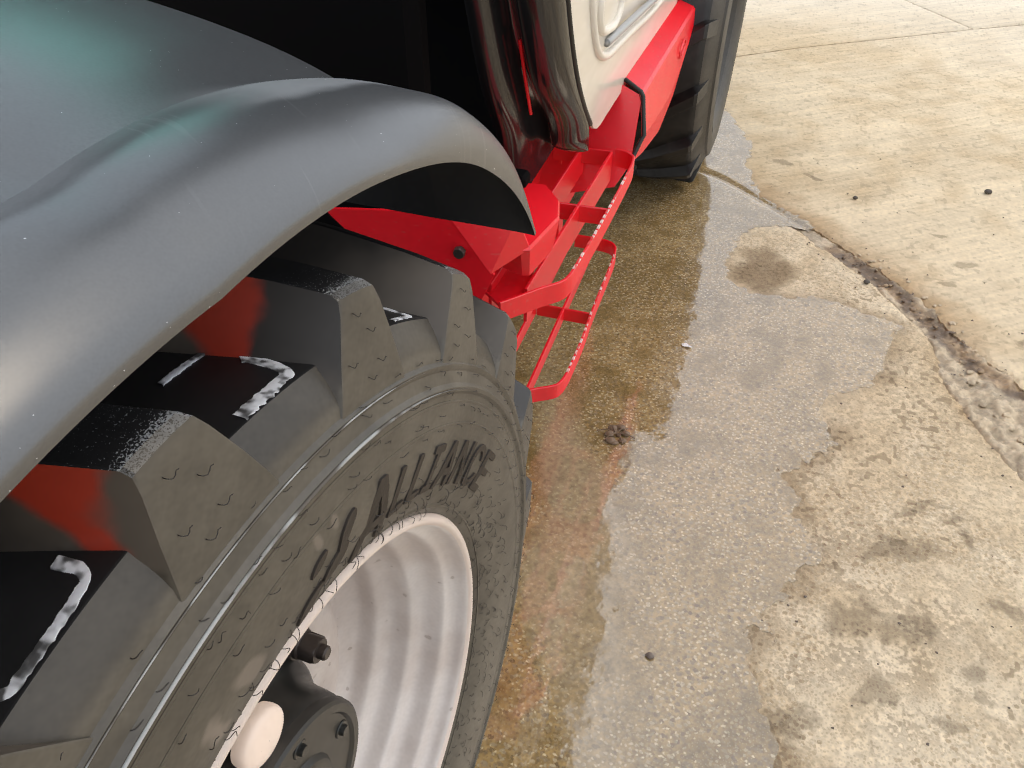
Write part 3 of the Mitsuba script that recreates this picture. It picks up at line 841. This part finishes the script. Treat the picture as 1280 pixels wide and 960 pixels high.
# ---- far wheel
WF = TR + '__wheel_001'
tag(WF, 'far wheel standing behind the red steps')
FY = 2.86
XF2 = lambda v: np.asarray(v) + np.array([.045, FY, .588])
pf = [(-.02, .33), (.02, .36), (.045, .40), (.050, .44), (.042, .480), (.034, .486), (.024, .505), (.012, .53), (.0, .545), (-.02, .556), (-.2, .568)]
pf = np.array(pf + [(-.4 - x, r) for x, r in pf[::-1]][1:])
wheel_put(WF + '__tyre', revolve(pf, 160), 'm_far_tyre', 40, XF2)


def far_lug(a0, side):
    rows = []
    for x, r, c, hw_, b in [(.026, .50, 1.5, 2.6, .49), (.016, .54, 1.2, 2.4, .52), (.004, .582, .8, 2.1, .54), (-.006, .588, .4, 2.0, .545), (-.06, .590, -3.2, 2.0, .55), (-.12, .591, -7.5, 1.9, .55), (-.19, .592, -12, 1.8, .55), (-.195, .588, -12.4, 1.7, .55)]:
        rows.append([cylp(x - .02, b, a0 + c - hw_ - .9), cylp(x, r - .002, a0 + c - hw_), cylp(x, r, a0 + c - hw_ + .3), cylp(x, r, a0 + c + hw_ - .3), cylp(x, r - .002, a0 + c + hw_), cylp(x - .02, b, a0 + c + hw_ + .9)])
    P = np.array(rows); m = grid(P, flip=True); n, k = P.shape[1], P.shape[0]
    m = tm(m.vertices, np.vstack([m.faces, np.array([[0, i + 1, i] for i in range(1, n - 1)]) + (k - 1) * n, np.array([[0, i, i + 1] for i in range(1, n - 1)])]))
    if side < 0:
        v = np.array(m.vertices); v[:, 0] = -.4 - v[:, 0]; m = tm(v, m.faces[:, ::-1])
    return m


for s_, off in ((1, 0), (-1, 10)):
    for i in range(18):
        wheel_put(WF + '__tread_lug', far_lug(off + 20 * i, s_), 'm_far_tyre', 25, XF2)
wheel_put(WF + '__rim', revolve([(-.05, .336), (-.03, .338), (-.028, .33), (-.04, .32), (-.06, .30), (-.1, .29), (-.12, .25), (-.1, .2), (-.1, .001)], 96), 'm_rim', 30, XF2)

# ---- cab: black body with a rounded front corner, side door of coated glass, roof
CB = TR + '__cab'
tag(CB, 'black cab with its glossy rounded front corner above the steps')
put(CB + '__front_panel', box((-1.55, .86, .62), (-.24, .92, 1.45), .02), 'm_black', 30)
put(CB + '__floor', box((-1.5, .92, .66), (-.22, 2.3, .76), .01), 'm_black', 30)
put(CB + '__roof', box((-1.6, .90, 2.365), (-.02, 2.45, 2.47), .04), 'm_black', 30)
put(CB + '__rear_panel', box((-1.5, 2.30, .70), (-.08, 2.36, 2.32), .02), 'm_black', 30)
put(CB + '__windscreen', box((-1.5, .905, 1.775), (-.24, .911, 2.36), .001), 'm_screen')  # unseen; made a mirror so that the fender catches sky sheen
tag(put(CB + '__teal_reflector', box((-.86, .900, 1.535), (-.42, .908, 1.770), .001), 'm_teal'), 'added teal mirror pane, unseen, for the teal patch on the fender')  # added out of view, sized to reflect teal onto the fender top
put(CB + '__added_side_column', box((-.415, .88, 1.455), (-.24, .93, 1.770), .01), 'm_black', 30)  # unseen, added to end the teal reflection on this side
put(CB + '__added_lower_column', box((-1.55, .88, 1.453), (-.865, .93, 1.770), .01), 'm_black', 30)  # unseen dark block added to bound the teal patch in the fender
put(CB + '__screen_sill', box((-.863, .88, 1.453), (-.418, .93, 1.533), .01), 'm_black', 30)
for px_ in (-1.52, -.14):
    put(CB + '__pillar', tube([(px_, 2.28, .76), (px_, 2.28, 2.34)], .05, 12), 'm_black_gloss', True)


def swept_corner(centre, rad, a0, a1, n=16):
    """a wall that bends round the cab's corner: rows along the centre line, columns round the bend (angle from -y to +x)."""
    th = np.radians(np.linspace(a0, a1, n)); c = np.asarray(centre)
    P = np.stack([c + rad[:, None] * np.array([math.sin(t), -math.cos(t), 0]) for t in th], 1)
    return grid(P, flip=True)


# the door's front edge leans back towards the bottom: the corner follows it
line = catmull([(-.05, .80, 2.34), (-.05, .82, 1.9), (-.05, .86, 1.5), (-.05, .93, 1.25), (-.05, .99, 1.105), (-.05, 1.085, .955), (-.05, 1.165, .870), (-.05, 1.205, .835)], 60)
line2 = catmull(np.vstack([line[::6][:10], [(-.05, 1.19, .850), (-.053, 1.222, .805), (-.058, 1.235, .765)]]), 70)
prof_ = catmull([(0, 0), (-.004, -.022), (-.018, -.042), (-.038, -.050), (-.058, -.044), (-.072, -.022), (-.082, .004), (-.092, .006), (-.100, -.016), (-.108, -.038), (-.124, -.052), (-.142, -.046), (-.154, -.022), (-.160, .02), (-.165, .07)], 60)
rowsC = []
for (lx_, ly_, lz_) in line2:
    k_ = np.clip((1.12 - lz_) / .35, 0, 1); post_ = np.clip((-prof_[:, 0] - .078) / .03, 0, 1)
    e_ = np.clip((.80 - lz_) / .035, 0, 1) ** 2
    rowsC.append(np.c_[lx_ + prof_[:, 0] * (1 - .12 * e_), ly_ + prof_[:, 1] * (1 - .6 * e_) - .075 * k_ ** 1.4 * post_ + .015 * e_, np.full(60, lz_) - .05 * post_ * k_ ** 3])
put(CB + '__corner_pillar', grid(np.array(rowsC), flip=True), 'm_black_gloss', True)
put(CB + '__red_reflection', tube([(-.131, 1.015, 1.04), (-.134, 1.06, .96), (-.137, 1.105, .885)], .0032, 8), 'm_red', True)  # tube standing in for the red reflected in the pillar

DO = TR + '__door'
tag(DO, 'glossy door panel above the steps with the ground reflection painted beige')
edge_l = line + [0, .014, 0]
outline = [(y_, z_) for x_, y_, z_ in edge_l] + [(1.245, .812), (1.275, .800), (1.31, .795), (1.36, .7945), (1.6, .786), (2.0, .772), (2.28, .765), (2.28, 2.30), (.83, 2.30)]
outline = sg.Polygon(outline).buffer(-.02).buffer(.02)


def curved_pane(poly, x_in, thick):
    m = prism(poly, thick, ((0, 0, 0), (0, 1, 0), (0, 0, 1)))
    v = np.array(m.vertices); v[:, 0] += x_in
    return tm(v, m.faces)


cutz = 1.20
put(DO + '__panel', curved_pane(outline.intersection(sg.box(0, 0, 9, cutz)), -.056, .006), 'm_door_reflection', False)
put(DO + '__window', curved_pane(outline.intersection(sg.box(0, cutz + .003, 9, 9)), -.056, .005), 'm_black', False)
put(DO + '__seal', tube(edge_l + [-.001, -.007, 0], .0055, 8), 'm_seal', True)
rim_o = np.array(outline.exterior.coords); low = rim_o[(rim_o[:, 1] < .83)]; low = low[np.argsort(low[:, 0])]
put(DO + '__frame', band(np.array([(-.066, a, b - .001) for a, b in [(1.62, .783), (1.7, .780), (2.0, .769), (2.27, .762)]]), .035, .016), 'm_edge')
ho = catmull([(1.142, 1.088), (1.163, 1.038), (1.198, .988), (1.236, .958), (1.296, .935), (1.364, .925), (1.577, .902), (1.90, .868), (1.99, .872), (1.93, .905), (1.70, .955), (1.55, 1.02), (1.46, 1.10), (1.36, 1.16), (1.22, 1.15), (1.142, 1.088)], 90)
hi = catmull([(1.235, 1.075), (1.215, 1.034), (1.232, 1.004), (1.298, .982), (1.37, .980), (1.40, 1.00), (1.385, 1.05), (1.31, 1.095), (1.235, 1.075)], 50)
put(DO + '__handle', tube(np.c_[np.full(90, -.049), ho], .0085, 10), 'm_handle', True)
put(DO + '__handle', tube(np.c_[np.full(50, -.048), hi], .008, 10), 'm_handle', True)
put(DO + '__handle', tube(catmull([(-.046, 1.285, .962), (-.038, 1.42, .955), (-.036, 1.62, .935), (-.046, 1.86, .895)], 30), .0075, 10), 'm_grip', True)

# ---- red sheet metal: upper and lower step, side panel, bracket, box


def serrated(path, height, thick, side=1):
    """flat bar whose upper edge is notched for grip."""
    p = spline(path, 220) if len(path) > 2 else np.linspace(path[0], path[1], 220)
    m = band(p, height, thick)
    return m


def teeth(path, pitch, skip=0):
    p = np.asarray(path, float); s = np.r_[0, np.cumsum(np.linalg.norm(np.diff(p, axis=0), axis=1))]
    out = []
    for d in np.arange(pitch, s[-1] - pitch, pitch):
        c = np.array([np.interp(d, s, p[:, k]) for k in range(3)]); c2 = np.array([np.interp(d + .004, s, p[:, k]) for k in range(3)])
        t = (c2 - c) / np.linalg.norm(c2 - c); n = np.cross(t, [0, 0, 1])
        if rng.uniform() < .12: continue
        L, w, h = pitch * rng.uniform(.30, .46), .0026, .0016
        out.append(hull([c + t * a * L + n * b * w - [0, 0, .002] for a in (-1, 1) for b in (-1, 1)] + [c + t * a * L * .7 + n * b * w * .8 + [0, 0, h] for a in (-1, 1) for b in (-1, 1)]))
    return cat_(out)


def step(root, lab, outer, mids, inner, webs, height, tall=.9):
    tag(root, lab)
    op = spline(outer, 160)
    put(root + '__outer_rail', band(op, height, .0055), 'm_red')
    i0 = int(np.argmin(((op - np.array(outer[4])) ** 2).sum(1))); i1 = int(np.argmin(((op - np.array(outer[-4])) ** 2).sum(1))); straight = op[i0:i1]
    tag(put(root + '__grip_edge', teeth(straight, .021), 'm_bare'), 'worn pale teeth of the step edge', kind='stuff')
    for q in mids:
        put(root + '__middle_rail', band(np.array(q), height * tall, .006), 'm_red')
        tag(put(root + '__grip_edge', teeth(np.array(q), .024), 'm_red'), kind='stuff')
    for q in inner:
        put(root + '__inner_rail', band(np.array(q), height * tall, .006), 'm_red')
    for q in webs:
        put(root + '__cross_plate', band(np.array(q), height * .9, .005), 'm_red')


def line3(a, b, n=40): return np.linspace(a, b, n)


ZU, ZL = .70, .40
step(TR + '__step', 'upper red step with serrated rails',
     [(-.088, .782, ZU), (-.075, .797, ZU), (-.040, .840, ZU), (-.004, .884, ZU), (.0005, .905, ZU), (.0045, .97, ZU), (.009, 1.06, ZU), (.0135, 1.22, ZU), (.015, 1.34, ZU), (.012, 1.385, ZU), (-.006, 1.408, ZU), (-.034, 1.414, ZU)],
     [line3((-.060, .835, ZU - .002), (-.040, 1.40, ZU - .002))], [line3((-.122, .83, ZU - .002), (-.108, 1.42, ZU - .002))],
     [line3((-.118, 1.145, ZU - .003), (.008, 1.150, ZU - .003)), line3((-.17, 1.40, ZU - .003), (-.04, 1.407, ZU - .003))], .040, 1.7)
step(TR + '__step_001', 'lower red step hanging below the upper one',
     [(-.125, .880, ZL), (-.10, .899, ZL), (-.066, .925, ZL), (-.024, .957, ZL), (-.018, .980, ZL), (-.0155, 1.015, ZL), (-.015, 1.10, ZL), (-.019, 1.216, ZL), (-.023, 1.46, ZL), (-.028, 1.505, ZL), (-.045, 1.528, ZL), (-.072, 1.535, ZL), (-.14, 1.535, ZL)],
     [line3((-.080, .905, ZL - .002), (-.088, 1.53, ZL - .002))], [line3((-.150, .95, ZL - .002), (-.152, 1.53, ZL - .002))],
     [line3((-.146, 1.215, ZL - .003), (-.023, 1.215, ZL - .003))], .036)
# hangers between the two steps
for yy in (1.02, 1.45):
    put(TR + '__step_hanger', box((-.165, yy - .02, ZL - .045), (-.158, yy + .02, ZU - .02), .001), 'm_red')
# inner plate at the near end of the upper step
put(TR + '__step_plate', hull([(-.165, .860, ZU - .02), (-.084, .792, ZU - .02), (-.060, .84, ZU - .02), (-.085, 1.02, ZU - .02), (-.15, 1.06, ZU - .02)] + [(-.165, .860, ZU - .026), (-.084, .792, ZU - .026), (-.060, .84, ZU - .026), (-.085, 1.02, ZU - .026), (-.15, 1.06, ZU - .026)]), 'm_red')
# back wall of the step well
put(TR + '__step_well', box((-.215, .86, .38), (-.205, 2.25, .78), .002), 'm_red')
we = [(-.21, .0), (-.21, .235), (-.055, .240), (-.049, .268), (-.010, .252), (-.003, .235), (-.003, .105), (-.03, .05)]
put(TR + '__well_end', prism(we, .006, ((0, 1.400, .56), (1, 0, 0), (0, .433, .9014))), 'm_red')

# side panel: folded red fairing running back to the far tyre
SP = TR + '__side_panel'
rowsP = []
for t in np.linspace(0, 1, 28):
    y_ = 1.475 + t * .845
    yf = y_ - .035 * (1 - t)
    zt_, zb = .790 - .040 * t, np.interp(t, [0, .2, .5, .75, .92, 1], [.655, .605, .552, .570, .630, .668])
    zf = zb + (zt_ - zb) * .42
    rowsP.append(np.array([(-.0485, y_ + .06 * (1 - t), zt_ + .018), (-.006, y_ + .035 * (1 - t), zt_ + .004), (.000, y_ + .03 * (1 - t), zt_ - .003), (.013 * (1 - t) + .003, y_, zf), (.0095 * (1 - t) + .003, y_, zf - .006), (-.005, yf, zb)]))
PS = np.array(rowsP)
back = PS.copy(); back[:, :, 0] -= .006; back[:, :, 2] -= .002
ring = np.concatenate([PS, back[:, ::-1]], 1)
m = grid(ring, wrap_v=True); n_ = ring.shape[1]
caps = [[i, i + 1, n_ - 2 - i] for i in range(5)] + [[i, n_ - 2 - i, n_ - 1 - i] for i in range(5)]
m = tm(m.vertices, np.vstack([m.faces, np.array(caps), np.array(caps)[:, ::-1] + 27 * n_])); m.fix_normals()
tag(put(SP, m, 'm_red', 20), 'folded red side panel reaching back to the far tyre')
em = [tube(np.stack([.0085 + 0 * th_, 2.06 + .05 * k_ * np.cos(th_), .715 + .020 * k_ * np.sin(th_)], -1), .0022, 6, False) for k_ in (1, .55) for th_ in [np.linspace(0, 2 * np.pi, 40)]]
put(SP + '__emblem', cat_(em), 'm_red', True)
put(SP + '__edge_trim', tube(PS[0] + [0, -.002, 0], .0048, 8), 'm_seal', True)

# bracket behind the near wheel
BR = TR + '__bracket'
Y0 = .775


def plate(pts, thick=.006):
    p = np.array(pts, float); nrm = np.cross(p[1] - p[0], p[2] - p[0]); nrm /= np.linalg.norm(nrm)
    return hull(np.vstack([p, p + nrm * thick]))


A_ = [(-.385, Y0, .8235), (-.170, Y0, .8535), (-.095, Y0, .755), (-.118, Y0, .700), (-.25, Y0, .70), (-.375, Y0, .812)]
put(BR + '__plate', plate(A_), 'm_red')
B_ = [(-.170, Y0 - .002, .853), (-.066, Y0 + .030, .846), (-.050, Y0 + .045, .786), (-.100, Y0 - .002, .757)]
tag(put(BR + '__wing', plate(B_), 'm_red'), 'angled wing of the bracket')
bm = hexnut(0, .010, .010, (0, 0), .2); v = np.array(bm.vertices); v = np.c_[v[:, 1], -v[:, 0], v[:, 2]] + [-.150, Y0 - .002, .790]
put(BR + '__bolt', tm(v, bm.faces[:, ::-1]), 'm_nut')
tag(BR, 'red bracket between the near tyre and the steps')
# box ahead of the steps with a sloping lid
top_ = np.array([(-.150, .84), (-.130, 1.03), (-.085, 1.035), (-.046, .985), (-.030, .925), (-.048, .815), (-.062, .81)])
TB = TR + '__battery_box'
ct = top_.mean(0)
pts = [(x_ + (ct[0] - x_) * .06, y_ + (ct[1] - y_) * .06, .792) for x_, y_ in top_] + [(x_, y_, .786) for x_, y_ in top_] + [(x_ + (ct[0] - x_) * .2, y_ + (ct[1] - y_) * .2, .725) for x_, y_ in top_]
tag(put(TB, hull(pts), 'm_red'), 'red box with a flat lid beside the fender tip')
put(TB + '__cap', box((-.150, 1.0, .775), (-.115, 1.04, .812), .006), 'm_black', 30)

# chassis and rear body
put(TR + '__chassis', box((-1.1, -1.2, .42), (-.55, 4.2, .68), .02), 'm_black', 30)
put(TR + '__sill', box((-.60, .80, .40), (-.22, 2.22, .66), .01), 'm_black', 30)
put(TR + '__axle', cyl_x(-1.1, -.13, .09), 'm_black', 30); scene[TR + '__axle']['to_world'] = T().translate([0, 0, .572])
rb = revolve([(-.55, .66), (.03, .66), (.055, .65), (.055, .645), (.02, .652), (-.55, .652)], 160); v = np.array(rb.vertices)
a_ = np.degrees(np.arctan2(v[:, 1], v[:, 2])); keepf = ((a_[rb.faces] > -48).all(1) & (a_[rb.faces] < 70).all(1))
put(TR + '__rear_fender', tm(v + [.04, FY, .588], rb.faces[keepf]), 'm_fender', 30)
tag(put(TR + '__hood', box((-1.35, 2.45, .72), (-.06, 4.3, 1.62), .08), 'm_black_gloss', 30), 'black hood behind the cab')
